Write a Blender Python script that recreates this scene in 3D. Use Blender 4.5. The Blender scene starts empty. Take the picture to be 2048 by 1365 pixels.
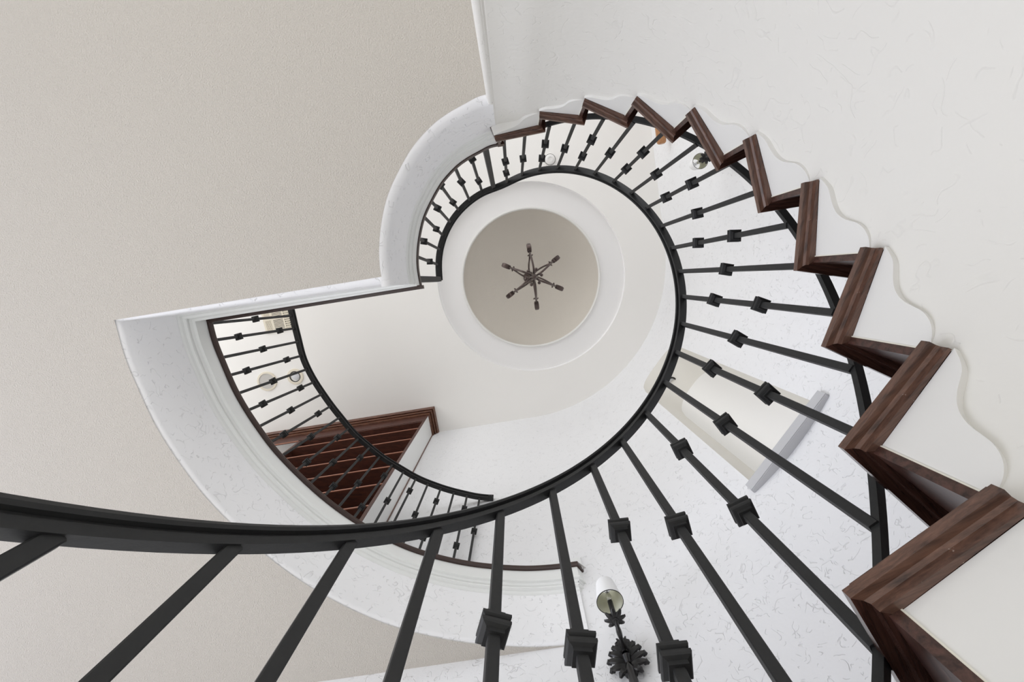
import bpy, bmesh, math, random
from mathutils import Vector, Matrix, Quaternion
random.seed(7)
PI = math.pi
C = bpy.context.scene.collection
Z0 = 1.004                       # eye height above the ground floor; measured heights below are from the eye
F = 910.0
VX, VY = 1027.756, 557.867       # where the verticals meet in the picture

# ------------------------------------------------------------------ helpers
def sc(v): return v[0]*v[0]+v[1]*v[1]
ROOT = {}
def origin(p):
    o = Vector((0, 0, 0))
    while p is not None:
        o = o + Vector(p.location); p = p.parent
    return o
def link(o, parent=None):
    C.objects.link(o)
    if parent is not None: o.parent = parent
    return o
def obj(name, bm, mat, parent=None, smooth=False, kind=None, mats=None):
    """bm in eye-relative metres"""
    off = Vector((0, 0, Z0)) if parent is None else None
    if parent is not None:
        o0 = origin(parent)
        bmesh.ops.translate(bm, verts=bm.verts, vec=Vector((0, 0, Z0)) - o0)
    bmesh.ops.recalc_face_normals(bm, faces=bm.faces)
    me = bpy.data.meshes.new(name); bm.to_mesh(me); bm.free()
    for m in (mats or [mat]): me.materials.append(m)
    if smooth:
        for p in me.polygons: p.use_smooth = True
        try: me.set_sharp_from_angle(angle=math.radians(38))
        except Exception: pass
    o = bpy.data.objects.new(name, me)
    if parent is None:
        o.location = off
        if kind: o['kind'] = kind
    return link(o, parent)
def struct(name, bm, mat, smooth=False): return obj(name, bm, mat, None, smooth, 'structure')
def thing(name, label, cat, loc, group=None):
    o = bpy.data.objects.new(name, None); o.empty_display_size = .05
    o.location = (loc[0], loc[1], loc[2]+Z0); o['label'] = label; o['category'] = cat
    if group: o['group'] = group
    return link(o)
def tag(o, label, cat, group=None):
    o['label'] = label; o['category'] = cat
    if group: o['group'] = group
def loft(bm, rings, close_ring=True, caps=True):
    vs = [[bm.verts.new(p) for p in r] for r in rings]
    n = len(vs[0])
    for a, b in zip(vs, vs[1:]):
        for i in range(n if close_ring else n-1):
            j = (i+1) % n
            try: bm.faces.new((a[i], a[j], b[j], b[i]))
            except ValueError: pass
    if caps and close_ring:
        for r in (vs[0], vs[-1]):
            try: bm.faces.new(r)
            except ValueError: pass
    return vs
def offs(path):
    """horizontal unit normals (rot +90) with mitre scale for a polyline"""
    out = []; n = len(path)
    for i in range(n):
        ds = []
        if i > 0: ds.append(Vector((path[i][0]-path[i-1][0], path[i][1]-path[i-1][1])).normalized())
        if i < n-1: ds.append(Vector((path[i+1][0]-path[i][0], path[i+1][1]-path[i][1])).normalized())
        ns = [Vector((-d.y, d.x)) for d in ds]
        m = sum(ns, Vector((0, 0))).normalized()
        out.append(m / max(.35, m.dot(ns[0])))
    return out
def sweep(bm, path, prof, closed=True, scale=None, zs=None):
    """profile (u outward, v up) swept on path (x,y[,z])"""
    ns = offs(path); rings = []
    for i, p in enumerate(path):
        z = p[2] if len(p) > 2 else 0.0
        s = scale[i] if scale else 1.0
        pr = prof(i) if callable(prof) else prof
        rings.append([(p[0]+ns[i].x*u*s, p[1]+ns[i].y*u*s, z+v) for u, v in pr])
    loft(bm, rings, closed, closed)
def tube(bm, pts, rad, n=8, flat=1.0, upv=(0, 0, 1)):
    rings = []; up = Vector(upv)
    for i, p in enumerate(pts):
        a = Vector(pts[max(0, i-1)]); b = Vector(pts[min(len(pts)-1, i+1)])
        t = (b-a).normalized(); s = t.cross(up)
        if s.length < 1e-4: s = t.cross(Vector((1, 0, .01)))
        s.normalize(); w = s.cross(t).normalized()
        r = rad[i] if isinstance(rad, (list, tuple)) else rad
        rings.append([tuple(Vector(p)+s*(r*math.cos(2*PI*k/n))+w*(r*flat*math.sin(2*PI*k/n))) for k in range(n)])
    loft(bm, rings)
def lathe(bm, prof, c=(0, 0, 0), n=24, caps=False, M=None):
    rings = []
    for r, z in prof:
        ring = [Vector((max(r, 1e-5)*math.cos(2*PI*k/n), max(r, 1e-5)*math.sin(2*PI*k/n), z)) for k in range(n)]
        if M is not None: ring = [M @ v for v in ring]
        rings.append([tuple(v+Vector(c)) for v in ring])
    loft(bm, rings, True, caps)
def box(bm, c, s, M=None):
    vs = []
    for dx in (-.5, .5):
        for dy in (-.5, .5):
            for dz in (-.5, .5):
                v = Vector((dx*s[0], dy*s[1], dz*s[2]))
                if M is not None: v = M @ v
                vs.append(bm.verts.new(v+Vector(c)))
    for f in ((0, 1, 3, 2), (4, 6, 7, 5), (0, 4, 5, 1), (2, 3, 7, 6), (0, 2, 6, 4), (1, 5, 7, 3)):
        bm.faces.new([vs[i] for i in f])
    return vs
def prism(bm, poly, z0, z1):
    loft(bm, [[(p[0], p[1], z0) for p in poly], [(p[0], p[1], z1) for p in poly]])
def smooth_path(pts, sub=6):
    """Catmull-Rom"""
    out = []; n = len(pts); P = [Vector(p) for p in pts]
    for i in range(n-1):
        p0 = P[max(0, i-1)]; p1 = P[i]; p2 = P[i+1]; p3 = P[min(n-1, i+2)]
        for k in range(sub):
            t = k/sub
            out.append(tuple(.5*((2*p1)+(p2-p0)*t+(2*p0-5*p1+4*p2-p3)*t*t+(3*p1-p0-3*p2+p3)*t**3)))
    out.append(tuple(P[-1])); return out
TH = math.radians(9.3)
E1 = Vector((math.cos(TH), -math.sin(TH))); E2 = Vector((math.sin(TH), math.cos(TH)))
def ev(a, b, z=None):
    v = E1*a+E2*b
    return (v.x, v.y) if z is None else (v.x, v.y, z)
RE = Matrix(((E1.x, E2.x, 0), (E1.y, E2.y, 0), (0, 0, 1)))      # house axes -> world

# ------------------------------------------------------------------ materials
def mat(name): 
    m = bpy.data.materials.new(name); m.use_nodes = True
    nt = m.node_tree; b = nt.nodes['Principled BSDF']; return m, nt, b
def N(nt, t, **kw):
    n = nt.nodes.new(t)
    for k, v in kw.items():
        if k in n.inputs.keys(): n.inputs[k].default_value = v
        else: setattr(n, k, v)
    return n
def math_n(nt, op, a, b=None, c=None):
    n = nt.nodes.new('ShaderNodeMath'); n.operation = op
    for i, v in enumerate((a, b, c)):
        if v is None: continue
        if isinstance(v, (int, float)): n.inputs[i].default_value = v
        else: nt.links.new(v, n.inputs[i])
    return n.outputs[0]
def mixc(nt, f, a, b):
    n = nt.nodes.new('ShaderNodeMix'); n.data_type = 'RGBA'
    if isinstance(f, (int, float)): n.inputs['Factor'].default_value = f
    else: nt.links.new(f, n.inputs['Factor'])
    for k, v in ((6, a), (7, b)):
        if isinstance(v, tuple): n.inputs[k].default_value = v+(1,)
        else: nt.links.new(v, n.inputs[k])
    return n.outputs[2]
def noise(nt, vec, s, d=2, r=.5, dist=0):
    n = N(nt, 'ShaderNodeTexNoise'); n.inputs['Scale'].default_value = s; n.inputs['Detail'].default_value = d
    n.inputs['Roughness'].default_value = r; n.inputs['Distortion'].default_value = dist
    nt.links.new(vec, n.inputs['Vector']); return n.outputs['Fac']
def maprange(nt, v, a, b, c=0., d=1.):
    n = nt.nodes.new('ShaderNodeMapRange'); n.clamp = True
    nt.links.new(v, n.inputs[0])
    for i, x in enumerate((a, b, c, d)): n.inputs[i+1].default_value = x
    return n.outputs[0]
def coords(nt, scale=(1, 1, 1)):
    t = nt.nodes.new('ShaderNodeTexCoord'); m = nt.nodes.new('ShaderNodeMapping')
    m.inputs['Scale'].default_value = scale; nt.links.new(t.outputs['Object'], m.inputs[0]); return m.outputs[0]
def bump(nt, b, h, strength, dist):
    n = nt.nodes.new('ShaderNodeBump'); n.inputs['Strength'].default_value = strength; n.inputs['Distance'].default_value = dist
    nt.links.new(h, n.inputs['Height']); nt.links.new(n.outputs[0], b.inputs['Normal'])
def simple(name, col, rough=.5, metal=0., spec=.5, coat=0.):
    m, nt, b = mat(name); b.inputs['Base Color'].default_value = col+(1,); b.inputs['Roughness'].default_value = rough
    b.inputs['Metallic'].default_value = metal; b.inputs['Specular IOR Level'].default_value = spec
    b.inputs['Coat Weight'].default_value = coat; return m
def plaster(name, col, crack=1.0, scale=1.0, bs=.5):
    """hand-trowelled plaster: short broken ridges and scratches"""
    m, nt, b = mat(name); v = coords(nt)
    warp = noise(nt, v, 5*scale, 2)
    n1 = noise(nt, v, 13*scale, 1.3, .5, .7)
    n2 = noise(nt, v, 19*scale, 1.2, .5, .5)
    msk = maprange(nt, noise(nt, v, 23*scale, 1.5), .53, .58)
    msk2 = maprange(nt, noise(nt, v, 31*scale, 1.2, .5, .4), .52, .56)
    l1 = maprange(nt, math_n(nt, 'ABSOLUTE', math_n(nt, 'SUBTRACT', n1, .5)), .003, .013, 1, 0)
    l2 = maprange(nt, math_n(nt, 'ABSOLUTE', math_n(nt, 'SUBTRACT', n2, .46)), .003, .013, 1, 0)
    lines = math_n(nt, 'MAXIMUM', math_n(nt, 'MULTIPLY', l1, msk), math_n(nt, 'MULTIPLY', l2, msk2))
    h = math_n(nt, 'ADD', math_n(nt, 'MULTIPLY', lines, -.9*crack), math_n(nt, 'MULTIPLY', noise(nt, v, 60, 2), .22))
    h = math_n(nt, 'ADD', h, math_n(nt, 'MULTIPLY', warp, .8))
    bump(nt, b, h, bs, .007)
    dark = tuple(c*.68 for c in col)  # shade of the scratches put into the colour, on top of the bump
    nt.links.new(mixc(nt, math_n(nt, 'MULTIPLY', lines, .26*crack), col, dark), b.inputs['Base Color'])
    b.inputs['Roughness'].default_value = .75; b.inputs['Specular IOR Level'].default_value = .2
    return m
def peel(name, col, amt=.5):
    m, nt, b = mat(name); v = coords(nt)
    n1 = noise(nt, v, 180, 2, .6); big = noise(nt, v, 1.3, 2)
    bump(nt, b, n1, amt, .008)
    nt.links.new(mixc(nt, big, tuple(c*.975 for c in col), col), b.inputs['Base Color'])
    b.inputs['Roughness'].default_value = .85; b.inputs['Specular IOR Level'].default_value = .15
    return m
def wood(name, dark, light, scale, rough=.35, wear=0., spec=.5):
    m, nt, b = mat(name); v = coords(nt, scale)
    n = noise(nt, v, 9, 4, .65, .6); f = noise(nt, v, 40, 3, .6)
    g = math_n(nt, 'ADD', math_n(nt, 'MULTIPLY', n, .7), math_n(nt, 'MULTIPLY', f, .3))
    col = mixc(nt, maprange(nt, g, .36, .64), dark, light)
    if wear:
        v2 = coords(nt)
        w = maprange(nt, noise(nt, v2, 46, 3, .7), .71-.05*wear, .74-.05*wear)
        col = mixc(nt, w, col, (.50, .42, .36))
    nt.links.new(col, b.inputs['Base Color']); b.inputs['Roughness'].default_value = rough
    b.inputs['Specular IOR Level'].default_value = spec
    bump(nt, b, g, .25, .001)
    return m
M_wall = plaster('trowelled_white_plaster', (.80, .80, .805), 1.0)
M_inner = plaster('trowelled_warm_plaster', (.755, .742, .70), .30, .9, .30)
M_fascia = plaster('trowelled_fascia_plaster', (.87, .87, .875), .9)
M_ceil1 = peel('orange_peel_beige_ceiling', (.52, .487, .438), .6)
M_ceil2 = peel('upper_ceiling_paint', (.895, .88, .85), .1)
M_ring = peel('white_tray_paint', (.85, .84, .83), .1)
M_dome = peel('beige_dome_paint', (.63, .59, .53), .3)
M_niche = simple('niche_paint_shaded', (.77, .75, .70), .7, spec=.2)  # soffit and sides: their shade is put into a darker colour
M_nicheb = simple('niche_paint_lit', (.88, .875, .86), .7, spec=.2)  # same niche, its brighter light put into a paler colour
M_panel = simple('cream_bracket_paint', (.755, .748, .72), .55, spec=.3)
M_caulk = simple('cream_caulk', (.78, .76, .66), .6)
M_trim = simple('semi_gloss_white_trim', (.78, .79, .78), .35, spec=.5)
M_trim2 = simple('semi_gloss_white_trim_light_cast', (.80, .81, .79), .4, spec=.5)  # white trim, with the green cast of the light put into its colour
M_tread = wood('walnut_stained_tread', (.018, .008, .006), (.075, .033, .024), (.8, 9, 9), .22, .0)
M_return = wood('worn_walnut_nosing', (.038, .020, .015), (.165, .085, .058), (9, .9, 9), .30, .5)
M_riser = wood('glossy_walnut_riser', (.022, .010, .008), (.09, .042, .032), (.8, 9, 9), .28)
M_edge = simple('dark_floor_nosing', (.035, .017, .013), .35)
M_case = wood('mahogany_bookcase', (.035, .010, .006), (.09, .027, .015), (1, 6, 6), .45)
M_casetrim = wood('walnut_crown', (.06, .024, .014), (.17, .075, .045), (1, 6, 6), .35)
M_shelfedge = simple('lit_shelf_edge', (.32, .13, .08), .4)  # light catching the front edges, painted in as a paler brown
M_oak = wood('orange_oak', (.30, .13, .05), (.50, .25, .10), (9, 1, 9), .4)
M_marble = plaster('grey_marble_sill', (.52, .52, .53), .0, 1, .05)
def iron(name, col, rough):
    m, nt, b = mat(name); v = coords(nt); n = noise(nt, v, 90, 3, .6)
    nt.links.new(mixc(nt, n, tuple(c*.8 for c in col), tuple(c*1.15 for c in col)), b.inputs['Base Color'])
    b.inputs['Roughness'].default_value = rough; b.inputs['Specular IOR Level'].default_value = .38
    bump(nt, b, n, .3, .0012); return m
M_iron = iron('charcoal_wrought_iron', (.019, .0195, .020), .55)
M_iron2 = iron('black_cast_iron', (.018, .017, .017), .33)
M_bronze = iron('brushed_bronze', (.10, .075, .068), .35)
M_bronze.node_tree.nodes['Principled BSDF'].inputs['Metallic'].default_value = .7
M_shade = simple('cream_fabric_shade', (.66, .66, .54), .8, spec=.1)
M_shadeout = simple('white_fabric_shade_outside', (.82, .82, .82), .8, spec=.1)
M_glass = simple('clear_bulb_glass', (.95, .95, .93), .05); M_glass.node_tree.nodes['Principled BSDF'].inputs['Transmission Weight'].default_value = .9
M_cream = simple('cream_plastic', (.76, .70, .58), .5)
M_mesh = simple('speaker_mesh_grey', (.55, .53, .50), .8)
M_dark = simple('dark_recess', (.03, .028, .025), .6)
M_lamp = simple('frosted_lamp_face', (.62, .63, .65), .3)
M_white = simple('white_plastic', (.80, .79, .77), .5)
M_floor = simple('pale_stone_floor', (.74, .72, .69), .5)
M_floor2 = simple('pale_upper_floor', (.70, .68, .65), .5)

# ------------------------------------------------------------------ measured plan (metres from the eye)
CX, CY = .1012, -.1257                    # centre of the stair well
A0, DA, RISE = 1.3758, .2881, .18
def zk(k): return 2.1956-(11-k)*RISE       # underside of tread k
def ak(k): return A0-k*DA                  # angle of its nose
ZC, ZF, ZT = 1.75, 2.236, 5.0              # lower ceiling, upper floor, upper ceiling
def P(R, a): return (CX+R*math.cos(a), CY+R*math.sin(a))

# ---- outer stair wall with its arched niche
WR, W1, W2 = 1.68, 1.66, 1.573
wc = (W1-WR, W2-WR)
def wall_pt(a, d=0.0):
    return ev(wc[0]+(WR+d)*math.cos(a), wc[1]+(WR+d)*math.sin(a))
NA0, NA1, NZ0 = .597, .899, 2.19
def nich_side(z): return .018*(z-3.0)
def niche_top(t):                          # t 0..1 across
    u = abs(2*t-1)
    return 4.08+.23*(1-u**2.6)**(1/2.2)
bm = bmesh.new()
ZB_ = -1.004
cols = []                                  # (x, y, a or None)
for b in (-4.0, -3, -2, -1.2): cols.append((ev(W1, b), None))
NS = 60
for i in range(NS+1):
    a = (PI/2)*i/NS
    if NA0-.005 < a < NA1+.005: continue
    cols.append((wall_pt(a), a))
ncol = [NA0+(NA1-NA0)*i/28 for i in range(29)]
cols = [c for c in cols if c[1] is None or c[1] < NA0]+[(wall_pt(a), a) for a in ncol]+[c for c in cols if c[1] is not None and c[1] > NA1]
for b in (-.8, -1.6, -2.6, -4.0, -6.2): cols.append((ev(b, W2), None))
def quad(bm, a, b, c, d):
    bm.faces.new([bm.verts.new(p) for p in (a, b, c, d)])
for (p, a), (q, b) in zip(cols, cols[1:]):
    inn = a is not None and b is not None and a >= NA0-1e-6 and b <= NA1+1e-6
    if not inn:
        quad(bm, (*p, ZB_), (*q, ZB_), (*q, ZT+.06), (*p, ZT+.06))
    else:
        ta, tb = (a-NA0)/(NA1-NA0), (b-NA0)/(NA1-NA0)
        quad(bm, (*p, ZB_), (*q, ZB_), (*q, NZ0), (*p, NZ0))
        quad(bm, (*p, niche_top(ta)), (*q, niche_top(tb)), (*q, ZT+.06), (*p, ZT+.06))
bmesh.ops.remove_doubles(bm, verts=bm.verts, dist=1e-5)
struct('wall_outer', bm, M_wall, True)
# niche lining
bm = bmesh.new()
ND = .30; BA0, BA1, BZ = .622, .862, 4.07
front = [(wall_pt(NA0), NZ0-.0), (wall_pt(NA0), 3.2)]+[(wall_pt(NA0+(NA1-NA0)*i/28), niche_top(i/28)) for i in range(29)]+[(wall_pt(NA1), 3.2), (wall_pt(NA1), NZ0)]
def btop(t):
    u = abs(2*t-1); return 3.80+.27*(1-u**2.4)**(1/2.0)
back = [(wall_pt(BA0, ND), NZ0), (wall_pt(BA0, ND), 3.2)]+[(wall_pt(BA0+(BA1-BA0)*i/28, ND), btop(i/28)) for i in range(29)]+[(wall_pt(BA1, ND), 3.2), (wall_pt(BA1, ND), NZ0)]
fr = [(*p, z) for p, z in front]; bk = [(*p, z) for p, z in back]
mid = [tuple(Vector(a).lerp(Vector(b), .86)+Vector((0, 0, .012))) for a, b in zip(fr, bk)]
loft(bm, [fr, mid, bk], True, False)
bmesh.ops.remove_doubles(bm, verts=bm.verts, dist=1e-5)
struct('wall_niche', bm, M_niche, True)
bm = bmesh.new()
for i in range(28):
    a = BA0+(BA1-BA0)*i/28; b = BA0+(BA1-BA0)*(i+1)/28
    quad(bm, (*wall_pt(a, ND), NZ0), (*wall_pt(b, ND), NZ0), (*wall_pt(b, ND), btop((i+1)/28)), (*wall_pt(a, ND), btop(i/28)))
bmesh.ops.remove_doubles(bm, verts=bm.verts, dist=1e-5)
struct('wall_niche_back', bm, M_nicheb, True)
# marble sill
bm = bmesh.new()
s0, s1 = NA0-.035, NA1+.018
outer = [wall_pt(s0, -.022), wall_pt(s1, -.022)]
inner = [wall_pt(s1+(s0-s1)*i/16, .012) for i in range(17)]
poly = outer+inner
prism(bm, poly, 2.125, 2.19)
bmesh.ops.bevel(bm, geom=[e for e in bm.edges if abs(e.verts[0].co.z-e.verts[1].co.z) < 1e-5], offset=.004, segments=2, affect='EDGES')
o = obj('marble_sill', bm, M_marble)
tag(o, 'grey marble sill slab along the bottom of the arched wall niche', 'sill')
# spotlight in the niche
def lamp_ring(name, label, cat, c, r1, r0, depth, m_ring, m_face, group=None):
    t = thing(name, label, cat, (c[0], c[1], c[2]), group)
    b = bmesh.new(); lathe(b, [(r1, 0), (r1*.98, -.006), (r0*1.04, -.008), (r0, -.002), (r0*.97, depth)], c, 32)
    obj('ring', b, m_ring, t, True)
    b = bmesh.new(); lathe(b, [(r0*.97, depth*.999), (.0001, depth*.97)], c, 32); obj('lens', b, m_face, t, True)
    return t
nx, ny = wall_pt(.771, .170)
t = lamp_ring('recessed_spotlight', 'small black-rimmed spotlight in the ceiling of the arched niche', 'light', (nx, ny, 4.178), .046, .031, .004, M_dark, M_lamp)

# ---- inner curved wall that closes the stair underneath
def wall_in_R(a):
    if a > -1.66: return .5145
    t = min(1, (-1.66-a)/.27)
    return .5145+(.539-.5145)*t*t*(3-2*t)
bm = bmesh.new()
brk = []                                    # (a_start, a_end, ztop)
for k in range(-6, 11):
    hi = ak(k)-.22*DA; lo = ak(k+1)-.22*DA
    if k == 10: lo = -1.895
    brk.append((hi, lo, zk(k)))
segs = []
for hi, lo, zt in brk:
    n = 10
    for i in range(n):
        a, b = hi+(lo-hi)*i/n, hi+(lo-hi)*(i+1)/n
        quad(bm, (*P(wall_in_R(a), a), ZB_), (*P(wall_in_R(b), b), ZB_), (*P(wall_in_R(b), b), zt), (*P(wall_in_R(a), a), zt))
aE = -1.908
quad(bm, (*P(wall_in_R(-1.895), -1.895), ZB_), (*P(wall_in_R(aE), aE), ZB_), (*P(wall_in_R(aE), aE), 2.06), (*P(wall_in_R(-1.895), -1.895), 2.06))
# rounded vertical corner then the wall running away from the well
ce = Vector(P(wall_in_R(aE), aE)); 
pts = []
tdir = Vector((math.sin(aE), -math.cos(aE)))       # travel direction (angle decreasing)
rdir = Vector((-E2.x, -E2.y))
for i in range(9):
    t = i/8; w = Vector((0, 0))
    p = ce+tdir*(.020*(1-(1-t)**2))+rdir*(.020*t*t)
    pts.append((p.x, p.y))
last = Vector(pts[-1])
pts.append((last.x+rdir.x*3.3, last.y+rdir.y*3.3))
for p, q in zip(pts, pts[1:]):
    quad(bm, (*p, ZB_), (*q, ZB_), (*q, ZC+.02), (*p, ZC+.02))
bmesh.ops.remove_doubles(bm, verts=bm.verts, dist=1e-5)
struct('wall_inner', bm, M_inner, True)
RET = last

# ---- landing / balcony edge path
near = [(-.057, -.617), (-.108, -.607), (-.156, -.584), (-.218, -.551), (-.273, -.511), (-.337, -.443), (-.389, -.359), (-.425, -.285), (-.447, -.205), (-.459, -.125), (-.460, -.050), (-.448, .034)]
left = [(-1.490, .200), (-1.474, .295), (-1.443, .400), (-1.384, .568), (-1.297, .735), (-1.183, .903), (-.993, 1.108), (-.80, 1.262), (-.591, 1.380), (-.411, 1.446), (-.202, 1.492), (.033, 1.512), (.200, 1.505), (.335, 1.486)]
def sm2(p, sub): return [(q[0], q[1]) for q in smooth_path([(a, b, 0) for a, b in p], sub)]
pn = sm2(near, 5); pl = sm2(left, 6)
edge = pn+pl+[(.372, 1.535), (.36, 1.60)]
scl = [.50]*len(pn)+[.98]*len(pl)+[.6, .6]
# for straight beam the offset differs at its two ends: keep ends' own scale
def ring_struct(name, prof, m, ang=38):
    b = bmesh.new(); sweep(b, edge, prof, False, scl); o = obj(name, b, m, None, True, 'structure')
    o.data.set_sharp_from_angle(angle=math.radians(ang)); return o
ring_struct('trim_1', [(0, 2.236), (-.004, 2.228), (-.004, 2.212), (0, 2.204), (.012, 2.204), (.012, 2.236)], M_edge, 20)
ring_struct('trim_2', [(.010, 2.205), (.010, 2.126), (.002, 2.124), (.002, 2.116), (.014, 2.115), (.019, 2.104), (.031, 2.095), (.020, 2.093), (.020, 2.083), (.033, 2.081), (.036, 2.068), (.046, 2.058)], M_trim2, 14)
def fprof(i):
    w_, r_ = (.021, .036) if i < len(pn) else (.042, .025)
    s_ = scl[i]; out = [(w_/s_, 2.06), (w_/s_, 1.75+r_)]
    for j in range(1, 9):
        a = (PI/2)*j/8
        out.append(((w_+r_*(1-math.cos(a)))/s_, 1.75+r_-r_*math.sin(a)))
    return out
ring_struct('wall_landing', fprof, M_fascia)
b = bmesh.new(); sweep(b, [(-.4395, .0345), (-.95, .1145), (-1.488, .1995)], [(-.013, 2.208), (.004, 2.208), (.004, 2.237), (-.013, 2.237)], True)
struct('trim_4', b, M_edge)
# lower ceiling
ns = offs(edge)
hole = [(edge[i][0]+ns[i].x*.050, edge[i][1]+ns[i].y*.050) for i in range(len(pn)+len(pl))]
# keep the part on the room side of the outer wall
bm = bmesh.new()
def ngon(bm, poly, z):
    vs = [bm.verts.new((p[0], p[1], z)) for p in poly]
    es = [bm.edges.new((vs[i], vs[(i+1) % len(vs)])) for i in range(len(vs))]
    bmesh.ops.triangle_fill(bm, edges=es, use_beauty=True)
hole2 = [p for p in hole if Vector(p).dot(E2) < W2+.0]
poly = [(RET.x+.012, RET.y-.03), (RET.x+.02, RET.y+.02)]+hole2+[ev(.30, W2+.02), ev(-6.2, W2+.02), ev(-6.2, -4.0), (RET.x+rdir.x*3.3+.01, RET.y+rdir.y*3.3)]
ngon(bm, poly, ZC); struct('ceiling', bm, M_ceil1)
# upper floor slab top
bm = bmesh.new()
poly = [(-.03, -.66)]+[(e[0], e[1]) for e in edge[:len(pn)+len(pl)]]+[ev(.16, W2+.02), ev(-6.2, W2+.02), ev(-6.2, -4.0), ev(W1, -4.0), ev(W1, -1.9), (-.26, -1.75)]
ngon(bm, poly, ZF-.002); struct('floor', bm, M_floor2)
bm = bmesh.new()
ngon(bm, [ev(-6.2, -4), ev(W1, -4), ev(W1, W2+.02), ev(-6.2, W2+.02)], ZB_); struct('floor_ground', bm, M_floor)
# baseboard of the upper floor on the outer wall
bm = bmesh.new()
bb = [wall_pt(1.49), wall_pt(1.53)]+[ev(x, W2) for x in (-.02, -1.18)]
sweep(bm, [(p[0], p[1]) for p in bb], [(0, ZF-.02), (.014, ZF-.02), (.014, 2.318), (.006, 2.33), (0, 2.33)], True)
struct('baseboard_outer', bm, M_trim)

# ---- upper ceiling with round tray and dome
TC = (.188, -.002)
bm = bmesh.new()
n = 96; R0 = 1.022
circ = [(TC[0]+R0*math.cos(2*PI*i/n), TC[1]+R0*math.sin(2*PI*i/n)) for i in range(n)]
outer = [ev(-6.2, -4), ev(W1+.02, -4), ev(W1+.02, W2+.03), ev(-6.2, W2+.03)]
vo = [bm.verts.new((*p, ZT)) for p in outer]; vi = [bm.verts.new((*p, ZT)) for p in circ]
es = [bm.edges.new((vo[i], vo[(i+1) % 4])) for i in range(4)]+[bm.edges.new((vi[i], vi[(i+1) % n])) for i in range(n)]
bmesh.ops.triangle_fill(bm, edges=es, use_beauty=True)
struct('ceiling_upper', bm, M_ceil2)
bm = bmesh.new()
lathe(bm, [(R0, ZT), (R0+.004, ZT+.010), (R0-.004, ZT+.045), (R0-.03, ZT+.052), (.80, ZT+.052), (.768, ZT+.052)], (*TC, 0), 96)
struct('ceiling_tray', bm, M_ring, True)
bm = bmesh.new()
lathe(bm, [(.768, ZT+.052), (.766, ZT+.040), (.752, ZT+.036), (.744, ZT+.042), (.742, ZT+.075), (.75, ZT+.085)], (*TC, 0), 96)
struct('trim_3', bm, M_panel, True)
bm = bmesh.new()
prof = [(.75, ZT+.08)]
for i in range(1, 15):
    a = (PI/2)*i/14
    prof.append((.75*math.cos(a), ZT+.08+.42*math.sin(a)))
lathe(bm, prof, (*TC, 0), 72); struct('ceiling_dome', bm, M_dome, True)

# ------------------------------------------------------------------ staircase
stair = thing('staircase', 'curved staircase of dark walnut treads with scalloped white brackets climbing round the well', 'staircase', (CX, CY, ZB_))
def lp(R, f): return (R*math.cos(f), R*math.sin(f))
SK = -.09
def ray_to(p, ang, R):
    d = Vector((math.cos(ang), math.sin(ang))); q = Vector(p); b = q.dot(d); c = q.length_squared-R*R
    t = -b+math.sqrt(b*b-c); return (q.x+d.x*t, q.y+d.y*t)
BK = -1.25*DA
def local_mesh(name, bm, m, smooth=False):
    bmesh.ops.recalc_face_normals(bm, faces=bm.faces)
    me = bpy.data.meshes.new(name); bm.to_mesh(me); bm.free(); me.materials.append(m)
    if smooth:
        for p in me.polygons: p.use_smooth = True
        try: me.set_sharp_from_angle(angle=math.radians(35))
        except Exception: pass
    return me
def tread_meshes(back, R_out=1.52):
    A = lp(.4935, 0); M = ray_to(A, SK-.0, .5165); M = lp(.5150, -.052)
    Bi, Bo = lp(.5055, back), lp(.4865, back)
    Fo = ray_to(A, SK, R_out)
    Bx = ray_to(lp(.5150, -1.22*DA if back > -1.4*DA else back), (-1.22*DA if back > -1.4*DA else back)-.09, R_out)
    Bm = lp(.509, -1.24*DA if back > -1.4*DA else back)
    b = bmesh.new(); prism(b, [A, Fo, Bx, Bm, M], 0, .04)
    e = [e for e in b.edges if abs(e.verts[0].co.z-e.verts[1].co.z) < 1e-5 and all(min((v.co.xy-Vector(A)).length, (v.co.xy-Vector(Fo)).length) < 1e-4 for v in e.verts)]
    bmesh.ops.bevel(b, geom=e, offset=.014, segments=4, affect='EDGES', clamp_overlap=True)
    main = local_mesh('tread', b, M_tread, True)
    b = bmesh.new(); prism(b, [A, M, Bi, Bo], 0, .04)
    e = [e for e in b.edges if abs(e.verts[0].co.z-e.verts[1].co.z) < 1e-5 and all(min((v.co.xy-Vector(A)).length, (v.co.xy-Vector(Bo)).length) < 1e-4 for v in e.verts)]
    bmesh.ops.bevel(b, geom=e, offset=.014, segments=5, affect='EDGES', clamp_overlap=True)
    ret = local_mesh('return_nosing', b, M_return, True)
    return main, ret
SCAL = [(.22, .14), (.30, .1395), (.38, .1365), (.46, .130), (.53, .120), (.585, .107), (.62, .092), (.66, .075), (.72, .060), (.80, .048), (.90, .039), (1.0, .033), (1.09, .027), (1.17, .017), (1.23, .007), (1.27, 0)]
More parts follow.
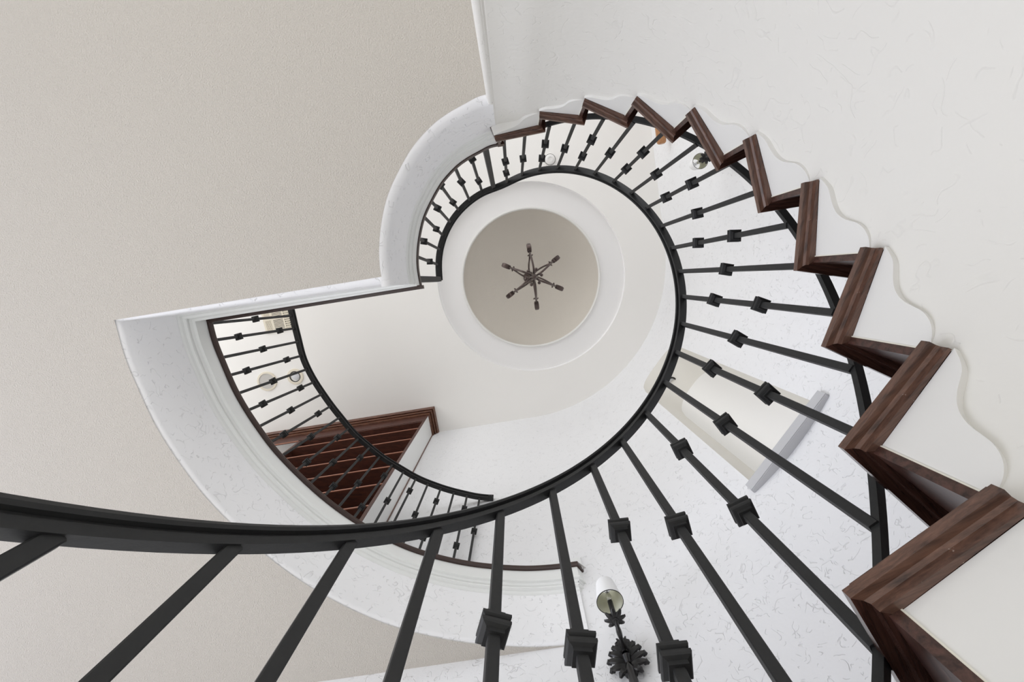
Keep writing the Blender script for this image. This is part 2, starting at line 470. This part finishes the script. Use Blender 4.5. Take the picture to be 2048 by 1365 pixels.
def bracket_mesh(end, back_r=lambda f: .521):
    end_ang = end
    sp = smooth_path([(a, d, 0) for a, d in SCAL], 4)
    k = (end/DA)/1.27
    ring = []
    b = bmesh.new(); prev = None
    for a, d, _ in sp:
        d = max(d, .0)
        f = -(.22+(a-.22)*(( end/DA)-.22)/(1.27-.22))*DA
        fe = end_ang
        pa, pb = Vector(lp(.5145, -.22*DA)), Vector(lp(.5070, -end_ang))
        dl = pb-pa                                  # the board is flat: cut the sight line at angle f with its chord
        r = Vector(lp(1, f)); R = (pa.x*dl.y-pa.y*dl.x)/(r.x*dl.y-r.y*dl.x)
        Rb = back_r(f)
        cur = [b.verts.new((*lp(R, f), .0)), b.verts.new((*lp(R, f), -d)), b.verts.new((*lp(Rb, f), -d)), b.verts.new((*lp(Rb, f), 0))]
        if prev:
            for i in range(4): b.faces.new((prev[i], prev[(i+1) % 4], cur[(i+1) % 4], cur[i]))
        else: b.faces.new(cur)
        prev = cur
    b.faces.new(prev)
    return local_mesh('scalloped_bracket', b, M_panel, True)
def riser_mesh():
    f = -.22*DA
    a = lp(.512, f); c = ray_to(a, f-.09, 1.50)
    d = Vector((c[0]-a[0], c[1]-a[1])).normalized(); nrm = Vector((d.y, -d.x))*.012
    b = bmesh.new(); prism(b, [a, c, (c[0]-nrm.x, c[1]-nrm.y), (a[0]-nrm.x, a[1]-nrm.y)], -.14, 0)
    return local_mesh('riser', b, M_riser)
def caulk_mesh():
    b = bmesh.new(); f = -.22*DA
    loft(b, [[(*lp(.5125, f+.001), z), (*lp(.5165, f+.003), z), (*lp(.5165, f-.004), z), (*lp(.5125, f-.004), z)] for z in (-.14, 0)])
    return local_mesh('caulk_line', b, M_caulk)
tm, rm = tread_meshes(BK); tm10, rm10 = tread_meshes(-1.945+1.5052)
bmh = bracket_mesh(1.27*DA); bm10 = bracket_mesh(1.945-1.5052, lambda f: wall_in_R(ak(10)+f)+.003)
ris = riser_mesh(); clk = caulk_mesh()
for k in range(-6, 11):
    def put(name, me, par=None):
        o = bpy.data.objects.new(name, me); C.objects.link(o)
        if par is None:
            o.parent = stair; o.location = (0, 0, zk(k)-ZB_); o.rotation_euler = (0, 0, ak(k))
        else: o.parent = par
        return o
    t = put('tread', tm10 if k == 10 else tm); put('return_nosing', rm10 if k == 10 else rm, t)
    put('scalloped_bracket', bm10 if k == 10 else bmh)
    r = put('riser', ris); put('caulk_line', clk, r)
# last riser under the landing nosing
o = bpy.data.objects.new('riser', ris); C.objects.link(o); o.parent = stair; o.location = (0, 0, zk(11)-ZB_); o.rotation_euler = (0, 0, -1.852)
b = bmesh.new()
prism(b, [lp(.511, 0), lp(1.5, -.09), lp(1.5, -.13), lp(.56, -.10), lp(.516, -.06)], 0, .038)
o = bpy.data.objects.new('landing_nosing', local_mesh('landing_nosing', b, M_tread)); C.objects.link(o); o.parent = stair
o.location = (0, 0, zk(11)-ZB_); o.rotation_euler = (0, 0, -1.858)

# ------------------------------------------------------------------ railings
GX, GY, GR, GZ, GH, GP = .12195, -.11401, .5562, 1.1392, .8221, .6477
def G(a, R=None): R = R or GR; return (GX+R*math.cos(a), GY+R*math.sin(a))
def gz(a): return GZ-GP*a+.06*max(0, a-2.2)**2
BAR = [(-.0105, 0), (.0105, 0), (.0105, .015), (.0075, .016), (.0075, .020), (.0150, .0215), (.0170, .027), (.0140, .034), (.006, .0375), (-.006, .0375), (-.0140, .034), (-.0170, .027), (-.0150, .0215), (-.0075, .020), (-.0075, .016), (-.0105, .015)]
KN = [(.0115, 0), (.0115, .0055), (.0165, .0075), (.0182, .0095), (.0182, .0135), (.0145, .0155), (.0145, .0185), (.0182, .0205), (.0182, .0245), (.0165, .0265), (.0115, .0285), (.0115, .034)]
def knuckle_mesh():
    b = bmesh.new(); rings = []
    for r, z in KN: rings.append([(r, r, z-.017), (-r, r, z-.017), (-r, -r, z-.017), (r, -r, z-.017)])
    loft(b, rings); return local_mesh('knuckle', b, M_iron)
KM = knuckle_mesh()
BM = {}
def bal_mesh(h, w=.0148):
    key = (round(h, 3), w)
    if key not in BM:
        b = bmesh.new(); box(b, (0, 0, h/2), (w, w, h))
        bmesh.ops.bevel(b, geom=[e for e in b.edges if abs(e.verts[0].co.z-e.verts[1].co.z) > .01], offset=.0015, segments=1, affect='EDGES')
        BM[key] = local_mesh('baluster', b, M_iron)
    return BM[key]
def baluster(par, bot, top, rz, kz, name='baluster', w=.0148):
    bot = Vector(bot); top = Vector(top); d = top-bot
    o = bpy.data.objects.new(name, bal_mesh(d.length, w)); C.objects.link(o); o.parent = par
    o.rotation_mode = 'QUATERNION'
    o.rotation_quaternion = Vector((0, 0, 1)).rotation_difference(d.normalized()) @ Quaternion((0, 0, 1), rz)
    o.location = bot+Vector((0, 0, Z0))-origin(par)
    for z in kz:
        k = bpy.data.objects.new('knuckle', KM); C.objects.link(k); k.parent = o; k.location = (0, 0, z)
    return o
rail = thing('stair_railing', 'black wrought iron railing spiralling up beside the walnut treads to the landing', 'railing', (*G(2.9), ZB_))
newz = 3.24
levt = [(-.145, -.641), (-.227, -.615), (-.314, -.549), (-.392, -.482), (-.453, -.398), (-.507, -.307), (-.533, -.209), (-.549, -.101), (-.536, .0)]
levb = [(-.142, -.642), (-.218, -.618), (-.296, -.559), (-.384, -.488), (-.439, -.414), (-.484, -.342), (-.526, -.225), (-.543, -.132), (-.536, -.025)]
# smooth level path, drawn a little outside the baluster heads
lv = [(-.145, -.634), (-.228, -.602), (-.314, -.546), (-.390, -.478), (-.452, -.398), (-.500, -.308), (-.532, -.209), (-.546, -.101), (-.541, .012)]
levt, levb, lv = [[(p[0]*newz/3.31, p[1]*newz/3.31) for p in q] for q in (levt, levb, lv)]
path = []
a = 3.02
while a > -1.96:
    path.append((*G(a), gz(a)+GH)); a -= .035
path_top = path
lvs = smooth_path([(p[0], p[1], newz) for p in lv], 6)
full = path_top+lvs
for _ in range(10):
    full = [full[0]]+[tuple((Vector(full[i-1])+2*Vector(full[i])+Vector(full[i+1]))/4) for i in range(1, len(full)-1)]+[full[-1]]
wid = [.78+.62*max(0, min(1, (p[2]-.5)/1.4)) for p in full]
b = bmesh.new(); sweep(b, full, BAR, True, wid); obj('top_rail', b, M_iron, rail, True)
b = bmesh.new(); sweep(b, [p for p in path_top if math.atan2(p[1]-GY, p[0]-GX) > -1.68], [(-.004, -.015), (.017, -.015), (.017, 0), (-.004, 0)], True)
for v in b.verts: v.co.z -= GH
obj('bottom_rail', b, M_iron, rail)
b = bmesh.new(); sweep(b, lvs[:], [(-.010, ZF+.0-newz), (.010, ZF-newz), (.010, ZF+.014-newz), (-.010, ZF+.014-newz)], True); obj('base_rail', b, M_iron, rail)
sa = [-1.88, -1.699, -1.508, -1.325, -1.147, -.962, -.775, -.592, -.409, -.219, -.03, .153, .334, .518, .703, .895, 1.093, 1.28, 1.455, 1.646, 1.837, 2.018, 2.205, 2.383, 2.56, 2.745, 2.93]
for i, a in enumerate(sa):
    dbl = (i % 2 == 0)
    z = gz(a)
    kz = [GH*.335, GH*.671] if dbl else [GH*.51]
    baluster(rail, (*G(a), ZF if a < -1.85 else z-.006), (*G(a), z+GH+.004), a, [q+(z-ZF if a < -1.85 else .006) for q in kz])
for i in range(1, 8):
    t, bo = levt[i], levb[i]
    rz = math.atan2(t[1]-GY, t[0]-GX)
    kz = [2.416-ZF, 2.937-ZF] if i % 2 == 1 else [2.672-ZF]
    baluster(rail, (*bo, ZF), (*t, newz+.004), rz, kz)
baluster(rail, (*levb[0], ZF-.0), (*levt[0], newz+.004), math.atan2(-.53, -.26), [], 'newel_post', .027)
baluster(rail, (-.536, .004, ZF), (-.530, .004, newz+.004), -TH, [], 'newel_post', .034)
# balcony railing on the far side of the void
bal = thing('balcony_railing', 'black iron balustrade curving along the edge of the upper floor gallery', 'railing', (-1.45, .75, ZF))
LT = [[-1.547, 0.255, -1.552, 0.223], [-1.535, 0.344, -1.542, 0.311], [-1.514, 0.438, -1.523, 0.404], [-1.5, 0.539, -1.513, 0.504], [-1.464, 0.635, -1.477, 0.604], [-1.421, 0.729, -1.436, 0.699], [-1.367, 0.815, -1.382, 0.79], [-1.313, 0.905, -1.329, 0.881], [-1.25, 0.987, -1.273, 0.958], [-1.191, 1.071, -1.208, 1.051], [-1.124, 1.148, -1.14, 1.132], [-1.046, 1.214, -1.06, 1.201], [-0.974, 1.283, -0.989, 1.272], [-0.884, 1.343, -0.902, 1.331], [-0.803, 1.394, -0.799, 1.397], [-0.716, 1.45, -0.721, 1.448], [-0.628, 1.488, -0.627, 1.488], [-0.536, 1.525, -0.536, 1.525], [-0.44, 1.555, -0.439, 1.555], [-0.343, 1.578, -0.342, 1.578], [-0.252, 1.6, -0.256, 1.6]]
ltz = 3.15
lpth = smooth_path([(LT[0][0]-.02, LT[0][1]-.10, ltz)]+[(q[0], q[1], ltz) for q in LT]+[(-.150, 1.605, ltz)], 3)
# relax the rail line
lpth = [lpth[0]]+[tuple((Vector(lpth[max(0, i-2)])+Vector(lpth[i-1])+Vector(lpth[i])+Vector(lpth[min(len(lpth)-1, i+1)])+Vector(lpth[min(len(lpth)-1, i+2)]))/5) for i in range(1, len(lpth)-1)]+[lpth[-1]]
b = bmesh.new(); sweep(b, lpth, BAR, True, [1.35]*len(lpth)); obj('top_rail', b, M_iron, bal, True)
b = bmesh.new(); sweep(b, lpth, [(-.010, ZF-ltz), (.010, ZF-ltz), (.010, ZF+.012-ltz), (-.010, ZF+.012-ltz)], True); obj('base_rail', b, M_iron, bal)
for i, (tx, ty, bx, by) in enumerate(LT):
    rz = math.atan2(ty-CY, tx-CX)
    kz = [2.52-ZF, 2.962-ZF] if i % 2 == 1 else [2.715-ZF]
    baluster(bal, (bx, by, ZF), (tx, ty, ltz+.003), rz, kz)
b = bmesh.new(); wx, wy = ev(-.40, W2-.012)

lathe(b, [(.015, -.004), (.015, .004), (.010, .008)], (-.172, 1.580, ltz-.012), 12, True)
obj('wall_bracket', b, M_iron, bal, True)

# ------------------------------------------------------------------ bookcase in the gallery
bk_ = thing('bookcase', 'tall dark mahogany bookcase with white side panel and walnut crown on the upper floor', 'bookcase', ev(-2.2, 1.45, ZF))
def ebox(bm, a0, a1, b0, b1, z0, z1):
    c = ev((a0+a1)/2, (b0+b1)/2, (z0+z1)/2); box(bm, c, (a1-a0, b1-b0, z1-z0), RE)
e0, e1_, bf, bb_ = -3.15, -1.185, 1.335, W2-.003
b = bmesh.new(); ebox(b, e1_-.02, e1_, bf, bb_, ZF, 4.93); obj('side_panel', b, M_trim, bk_)
b = bmesh.new(); ebox(b, e1_-.022, e1_+.0015, bf-.004, bf+.004, ZF, 4.93); obj('corner_strip', b, M_case, bk_)
b = bmesh.new(); ebox(b, e1_-.001, e1_+.007, bb_-.008, bb_, ZF, 4.93); obj('corner_strip', b, M_casetrim, bk_)
b = bmesh.new(); ebox(b, -2.56, e1_-.02, bb_-.012, bb_, ZF, 4.93); obj('back_panel', b, M_case, bk_)
b = bmesh.new(); ebox(b, -2.57, -2.54, bf+.004, bb_, ZF, 4.72); obj('divider', b, M_case, bk_)
b = bmesh.new(); ebox(b, e0, e1_-.02, bf, bf+.02, 4.72, 4.93); ebox(b, -2.54, e1_-.02, bf+.004, bb_, 4.70, 4.72); obj('header_board', b, M_case, bk_)
b = bmesh.new(); ebox(b, e0, -2.57, bf-.002, bf+.006, 4.695, 4.708); obj('edge_strip', b, M_shelfedge, bk_)
for z in (4.468, 4.160, 3.836, 3.528, 3.201, 2.871, 2.55):
    b = bmesh.new(); ebox(b, -2.54, e1_-.02, bf+.004, bb_-.012, z, z+.022); s = obj('shelf', b, M_case, bk_)
    b = bmesh.new(); ebox(b, -2.54, e1_-.022, bf-.002, bf+.004, z, z+.014); obj('shelf_edge', b, M_shelfedge, s)
b = bmesh.new()
crown = [(.0, 4.90), (.016, 4.90), (.020, 4.925), (.024, 4.94), (.034, 4.93), (.040, 4.945), (.044, 4.965), (.054, 4.955), (.062, 4.965), (.068, 4.998), (0, 4.998)]
pth = [ev(e1_, bb_), ev(e1_, bf), ev(e0, bf)]
sweep(b, [(p[0], p[1]) for p in pth], [(u, v) for u, v in crown], True); obj('crown_moulding', b, M_casetrim, bk_)

# ------------------------------------------------------------------ ceiling fittings
t = thing('ceiling_speaker', 'round cream-rimmed speaker grille in the gallery ceiling beside the downlight', 'speaker', (-2.775, 1.144, ZT))
b = bmesh.new(); lathe(b, [(.112, ZT), (.110, ZT-.008), (.090, ZT-.010), (.088, ZT-.004)], (-2.775, 1.144, 0), 36); obj('rim', b, M_cream, t, True)
b = bmesh.new(); lathe(b, [(.089, ZT-.005), (.001, ZT-.008)], (-2.775, 1.144, 0), 36); obj('grille', b, M_mesh, t, True)
dc = (-2.455, 1.09)
t = thing('recessed_downlight', 'round cream-rimmed recessed downlight with black baffle in the gallery ceiling', 'light', (*dc, ZT))
b = bmesh.new(); lathe(b, [(.092, ZT), (.090, ZT-.008), (.066, ZT-.010), (.062, ZT-.006)], (*dc, 0), 36); obj('rim', b, M_cream, t, True)
b = bmesh.new(); lathe(b, [(.063, ZT-.006), (.058, ZT-.004), (.052, ZT-.0035)], (*dc, 0), 36); obj('baffle', b, M_dark, t, True)
b = bmesh.new(); lathe(b, [(.042, ZT-.006), (.038, ZT-.0085), (.001, ZT-.010)], (dc[0]+.008, dc[1]-.006, 0), 30); obj('lens', b, M_lamp, t, True)
# vent grille
vc = Vector((-2.60, .448))
va = Vector((.975, -.19)); va.normalize(); vb = Vector((-va.y, va.x))
RV = Matrix(((va.x, vb.x, 0), (va.y, vb.y, 0), (0, 0, 1)))
def vbox(bm, u0, u1, v0, v1, z0, z1):
    c = vc+va*((u0+u1)/2)+vb*((v0+v1)/2); box(bm, (c.x, c.y, (z0+z1)/2), (u1-u0, v1-v0, z1-z0), RV)
t = thing('air_vent', 'cream rectangular air vent with three louvre banks in the gallery ceiling', 'vent', (vc.x, vc.y, ZT))
b = bmesh.new(); vbox(b, -.15, .15, -.12, .12, ZT-.003, ZT-.001); obj('backing', b, M_dark, t)
b = bmesh.new()
for u0, u1 in ((-.165, -.142), (-.075, -.055), (.055, .072), (.128, .160)): vbox(b, u0, u1, -.125, .125, ZT-.012, ZT-.004)
for v0, v1 in ((-.128, -.105), (-.028, -.008), (.105, .128)): vbox(b, -.165, .16, v0, v1, ZT-.0125, ZT-.004)
obj('frame', b, M_cream, t)
for (u0, u1, mode) in ((-.142, -.075, 'l'), (-.055, .055, 'h'), (.072, .128, 'g')):
    b = bmesh.new()
    if mode == 'l':
        k = 6
        for i in range(k): x = u0+(u1-u0)*(i+.5)/k; vbox(b, x-.0036, x+.0036, -.105, .105, ZT-.011, ZT-.004)
    else:
        k = 14 if mode == 'h' else 9
        hw = .0045 if mode == 'h' else .0055
        for i in range(k): y = -.105+.21*(i+.5)/k; vbox(b, u0, u1, y-hw, y+hw, ZT-.011, ZT-.004)
        if mode == 'g':
            for i in range(1, 4): x = u0+(u1-u0)*i/4; vbox(b, x-.003, x+.003, -.105, .105, ZT-.0115, ZT-.004)
    obj('louvre_bank', b, M_cream, t)
sd = (.378, -1.239)
t = thing('smoke_detector', 'white round smoke detector on the ceiling above the landing rail', 'smoke detector', (*sd, ZT))
b = bmesh.new(); lathe(b, [(.066, ZT), (.066, ZT-.012), (.060, ZT-.016)], (*sd, 0), 32); obj('base', b, M_white, t, True)
b = bmesh.new(); lathe(b, [(.052, ZT-.014), (.050, ZT-.034), (.040, ZT-.042), (.022, ZT-.043), (.020, ZT-.038), (.001, ZT-.038)], (*sd, 0), 32); obj('cover', b, M_white, t, True)
# wooden rail high on the outer wall
b = bmesh.new()
z_ = 4.50
octg = [(.045*math.cos(PI/8+k*PI/4), .034*math.sin(PI/8+k*PI/4)) for k in range(8)]
rings = []
for yy, s in ((-2.3, 1), (-1.045, 1), (-1.028, .93), (-1.018, .70)):
    rings.append([(*ev(1.575+u*s, yy), z_+v*s) for u, v in octg])
loft(b, rings)
t = thing('wall_handrail', 'orange oak rail with faceted rounded end high on the outer wall', 'handrail', ev(1.66, -1.4, z_))
obj('rail', b, M_oak, t)
b = bmesh.new(); tube(b, [ev(1.655, -1.5, z_-.05), ev(1.60, -1.5, z_-.05), ev(1.578, -1.5, z_-.02)], .008); obj('bracket', b, M_iron, t, True)

# ------------------------------------------------------------------ wall sconces
def leaf(bm, base, tip, side, up, w, th, curl, seg=9, lobes=0):
    """blade from base to tip; side = width dir, up = thickness dir, curl lifts the tip"""
    base, tip, side, up = map(Vector, (base, tip, side, up)); rings = []
    for i in range(seg+1):
        t = i/seg; c = base.lerp(tip, t)+up*(curl*math.sin(t*PI*.9)*.6+curl*t*t*.5)
        ww = w*max(.50, (math.sin(PI*min(.97, .10+t*.87)))**.55)
        ww *= (1+.16*math.sin(t*PI*6)*lobes)
        hh = th*(1-.5*t)
        ring = []
        for k in range(8):
            a = 2*PI*k/8
            crease = -.5*hh*(1 if k in (2,) else 0)
            ring.append(tuple(c+side*(ww*.5*math.cos(a))+up*(hh*math.sin(a)+crease)))
        rings.append(ring)
    loft(bm, rings)
def sconce(wallp, nrm, zref, label):
    """wallp: point on wall (x,y); nrm: unit normal into the room; zref: height of shade opening"""
    n_ = Vector((nrm[0], nrm[1], 0)).normalized(); u = Vector((0, 0, 1)); s = n_.cross(u)
    w = Vector((wallp[0], wallp[1], 0))
    root = thing('wall_sconce', label, 'wall light', (wallp[0], wallp[1], zref-.30), 'iron wall sconces on the outer stair wall')
    def pt(a, o_, z): v = w+s*a+n_*o_; return (v.x, v.y, zref+z)
    OFF = .185
    # acanthus backplate
    b = bmesh.new()
    tube(b, [pt(0, .014, -.30), pt(0, .022, -.23), pt(0, .030, -.17), pt(0, .034, -.10), pt(0, .028, -.06), pt(0, .022, -.03)], [.014, .017, .017, .013, .010, .005], 8)
    for i, (z, ln, wd, an) in enumerate([(-.066, .034, .016, 72), (-.084, .050, .018, 58), (-.102, .064, .020, 44), (-.120, .074, .022, 30), (-.138, .080, .023, 14), (-.152, .074, .023, -6), (-.160, .050, .021, -34)]):
        for sg in (-1, 1):
            a = math.radians(an); d = s*(sg*math.cos(a))+u*math.sin(a); sd_ = s*(-sg*math.sin(a))+u*math.cos(a)
            p0 = Vector(pt(0, .016, z)); leaf(b, p0, p0+d*ln, sd_, n_, wd*1.35, .012, .026)
            p1 = p0+d*ln+n_*.010
            tube(b, [tuple(p1-d*.016), tuple(p1-d*.004+n_*.006), tuple(p1+d*.003+n_*.001-u*.006)], [.008, .011, .005], 8)
    leaf(b, Vector(pt(0, .02, -.07)), Vector(pt(0, .03, -.020)), s, n_, .022, .008, .02)
    leaf(b, Vector(pt(0, .008, -.180)), Vector(pt(0, .010, -.050)), s, n_, .085, .024, .006)
    tube(b, [pt(0, .020, -.15), pt(0, .036, -.115), pt(0, .034, -.075), pt(0, .022, -.05)], [.010, .017, .014, .006], 10)
    for sg in (-1, 1): leaf(b, Vector(pt(0, .02, -.075)), Vector(pt(sg*.018, .03, -.030)), s, n_, .016, .007, .016)
    obj('backplate', b, M_iron2, root, True)
    b = bmesh.new()
    arm = [pt(0, .025, -.09), pt(0, .06, -.088), pt(0, .115, -.118), pt(0, .16, -.130), pt(0, OFF, -.115), pt(0, OFF, -.09)]
    arm = smooth_path(arm, 4); tube(b, arm, [.009+.002*math.sin(i*.7) for i in range(len(arm))], 8)
    obj('arm', b, M_iron2, root, True)
    # petal cup
    b = bmesh.new(); c = Vector(pt(0, OFF, -.092))
    lathe(b, [(.002, -.022), (.012, -.018), (.016, -.006), (.012, .006), (.010, .012)], tuple(c), 16)
    for k in range(8):
        a = 2*PI*k/8; d = s*math.cos(a)+n_*math.sin(a); sd_ = s*(-math.sin(a))+n_*math.cos(a)
        leaf(b, c+d*.008-u*.006, c+d*.043+u*.008, sd_, u, .021, .007, -.008, 9)
    obj('petal_cup', b, M_iron2, root, True)
    b = bmesh.new(); lathe(b, [(.0105, -.09), (.0105, .002), (.008, .004), (.001, .004)], pt(0, OFF, 0), 16); obj('candle_sleeve', b, M_iron2, root, True)
    b = bmesh.new(); lathe(b, [(.006, .004), (.009, .014), (.0125, .028), (.011, .044), (.005, .062), (.001, .068)], pt(0, OFF, 0), 16); obj('bulb', b, M_glass, root, True)
    b = bmesh.new()
    c0 = Vector(pt(0, OFF, 0))
    for k in range(3):
        a = 2*PI*k/3+.4; d = s*math.cos(a)+n_*math.sin(a)
        tube(b, [tuple(c0+u*.095), tuple(c0+d*.018+u*.098), tuple(c0+d*.037+u*.106)], .0011, 5)
    for k in range(2):
        lo = []
        for i in range(13):
            a = PI*i/12; d = s if k else n_
            lo.append(tuple(c0+d*(.013*math.sin(2*a))*1.0+u*(.045+.055*math.sin(a))))
        tube(b, lo, .0009, 5)
    obj('shade_carrier', b, M_iron, root)
    b = bmesh.new(); lathe(b, [(.0555, 0), (.0395, .110)], pt(0, OFF, 0), 40)
    sh = obj('lamp_shade', b, M_shadeout, root, True)
    b = bmesh.new(); lathe(b, [(.0545, .0005), (.0385, .1095)], pt(0, OFF, 0), 40); obj('shade_lining', b, M_shade, sh, True)
    b = bmesh.new(); rg = [pt(0, OFF, 0)]
    lathe(b, [(.0562, -.0008), (.0562, .002), (.0540, .002), (.0540, -.0008), (.0562, -.0008)], pt(0, OFF, 0), 40); obj('rim_tape', b, M_iron, sh, True)
    return root
p1 = wall_pt(1.437); sconce(p1, (-(E1*math.cos(1.437)+E2*math.sin(1.437))), 1.722, 'black iron acanthus wall sconce with cream shade at the bottom, beside the balcony end')
p2 = ev(W1, -.618); sconce(p2, (-E1), 3.46, 'small black iron wall sconce with cream shade seen between upper treads and railing')

# ------------------------------------------------------------------ chandelier
hc = (.184, -.016)
ch = thing('chandelier', 'six-armed brushed bronze chandelier hanging from the round dome', 'chandelier', (*hc, 4.2))
b = bmesh.new()
lathe(b, [(.001, 4.05), (.014, 4.055), (.020, 4.075), (.012, 4.10), (.022, 4.13), (.030, 4.17), (.018, 4.21), (.012, 4.26), (.024, 4.32), (.034, 4.38), (.024, 4.44), (.012, 4.52), (.010, 4.62), (.018, 4.66), (.008, 4.70), (.006, 4.72)], (*hc, 0), 16)
obj('column', b, M_bronze, ch, True)
b = bmesh.new(); tube(b, [(*hc, 4.70), (*hc, 5.46)], .006, 8); lathe(b, [(.07, 5.495), (.062, 5.47), (.02, 5.45), (.008, 5.43)], (*hc, 0), 24); obj('hanging_rod', b, M_bronze, ch, True)
for k in range(6):
    a = math.radians(-98+60*k); d = Vector((math.cos(a), math.sin(a), 0)); s = Vector((-math.sin(a), math.cos(a), 0)); o_ = Vector((*hc, 0))
    b = bmesh.new()
    def q(r, t, z): v = o_+d*r+s*t; return (v.x, v.y, z)
    tube(b, smooth_path([q(.018, .004, 4.30), q(.08, .008, 4.22), q(.16, .004, 4.26), q(.225, 0, 4.38), q(.25, 0, 4.46)], 5), .0092, 8)
    tube(b, smooth_path([q(.015, -.012, 4.55), q(.07, -.022, 4.62), q(.13, -.018, 4.56), q(.18, -.008, 4.44), q(.23, 0, 4.42)], 5), .0085, 8)
    # ribbed leaf scroll at the arm end
    for j in range(4):
        off = (j-1.5)*.0075
        tube(b, smooth_path([q(.235, off, 4.435), q(.27, off*1.25, 4.425), q(.305, off*1.2, 4.445), q(.318, off*.8, 4.475)], 4), [.004]+[.0085]*11+[.004], 6)
    tube(b, [q(.205, -.022, 4.40), q(.212, -.010, 4.41), q(.205, .016, 4.405), q(.210, .024, 4.41)], [.006, .008, .008, .005], 8)
    c1 = q(.055, .020, 4.24); tube(b, [q(.03, .004, 4.26), q(.05, .012, 4.24), q(.062, .024, 4.25)], [.004, .004, .005], 6)
    cen = Vector(q(.068, .030, 4.26)); M3 = Matrix((tuple(s), tuple(d), (0, 0, 1))).transposed()
    lathe(b, [(.001, -.012), (.010, -.008), (.015, 0), (.010, .008), (.001, .012)], tuple(cen), 12)
    arm = obj('arm', b, M_bronze, ch, True)
    b = bmesh.new(); lathe(b, [(.004, 4.46), (.020, 4.475), (.022, 4.482), (.010, 4.486), (.009, 4.56), (.001, 4.562)], q(.262, 0, 0), 14)
    obj('candle_cup', b, M_bronze, arm, True)

# ------------------------------------------------------------------ camera
cam = bpy.data.cameras.new('camera'); co = bpy.data.objects.new('camera', cam); C.objects.link(co)
cam.sensor_width = 36; cam.sensor_fit = 'HORIZONTAL'; cam.lens = 36*F/2048; cam.clip_start = .01
Zv = Vector((VX-1024, VY-682.5, F)).normalized()
Xv = (Vector((1, 0, 0))-Zv*Zv.x).normalized(); Yv = Zv.cross(Xv)
right = Vector((Xv[0], Yv[0], Zv[0])); down = Vector((Xv[1], Yv[1], Zv[1])); fwd = Vector((Xv[2], Yv[2], Zv[2]))
m = Matrix((right, -down, -fwd)).transposed().to_4x4(); m.translation = (0, 0, Z0)
co.matrix_world = m
bpy.context.scene.camera = co

# ------------------------------------------------------------------ light
sc_ = bpy.context.scene
w = bpy.data.worlds.new('world'); sc_.world = w; w.use_nodes = True
bg = w.node_tree.nodes['Background']; bg.inputs[0].default_value = (.89, .935, 1.0, 1); bg.inputs[1].default_value = 1.0
def area(name, loc, target, size, power, col, sy=None):
    l = bpy.data.lights.new(name, 'AREA'); l.energy = power; l.color = col; l.shape = 'RECTANGLE'; l.size = size; l.size_y = sy or size
    o = bpy.data.objects.new(name, l); C.objects.link(o); o.location = (loc[0], loc[1], loc[2]+Z0)
    d = Vector(target)-Vector(loc); o.rotation_euler = d.to_track_quat('-Z', 'Y').to_euler(); return o
area('window_light_lower', (-5.0, 1.1, -.3), (-1.6, .5, 1.7), 2.4, 115, (.82, .85, 1.0))
area('fill_side', (-1.2, -3.8, .2), (0, .6, 1.2), 2.2, 48, (1.0, .98, .95))  # added fill at the open side, stands in for an unseen window
area('fill_upper', (-5.6, -.8, 3.6), (0, 0, 3.8), 2.6, 82, (1.0, .98, .97))  # added fill at the gallery's open end, no window is known there
area('fill_hall', (-.8, -3.6, 3.7), (.6, .5, 3.6), 2.2, 32, (1.0, .98, .96))  # added fill for the upper level, not a real fitting
area('fill_foyer_area', (-1.0, .7, -.85), (0, -.35, 1.2), 1.6, 42, (.97, .98, 1.0))  # added fill aimed up at the inner wall and landing edge
l = bpy.data.lights.new('fill_foyer_point', 'POINT'); l.energy = 6; l.shadow_soft_size = .35; l.color = (1.0, .99, .98)  # added point fill below the eye, no lamp stands here
o = bpy.data.objects.new('fill_foyer_point', l); C.objects.link(o); o.location = (-.10, .10, Z0-.50)
sc_.view_settings.view_transform = 'Standard'; sc_.view_settings.look = 'None'; sc_.view_settings.exposure = 0
sc_.cycles.max_bounces = 10; sc_.cycles.diffuse_bounces = 7; sc_.cycles.use_denoising = True
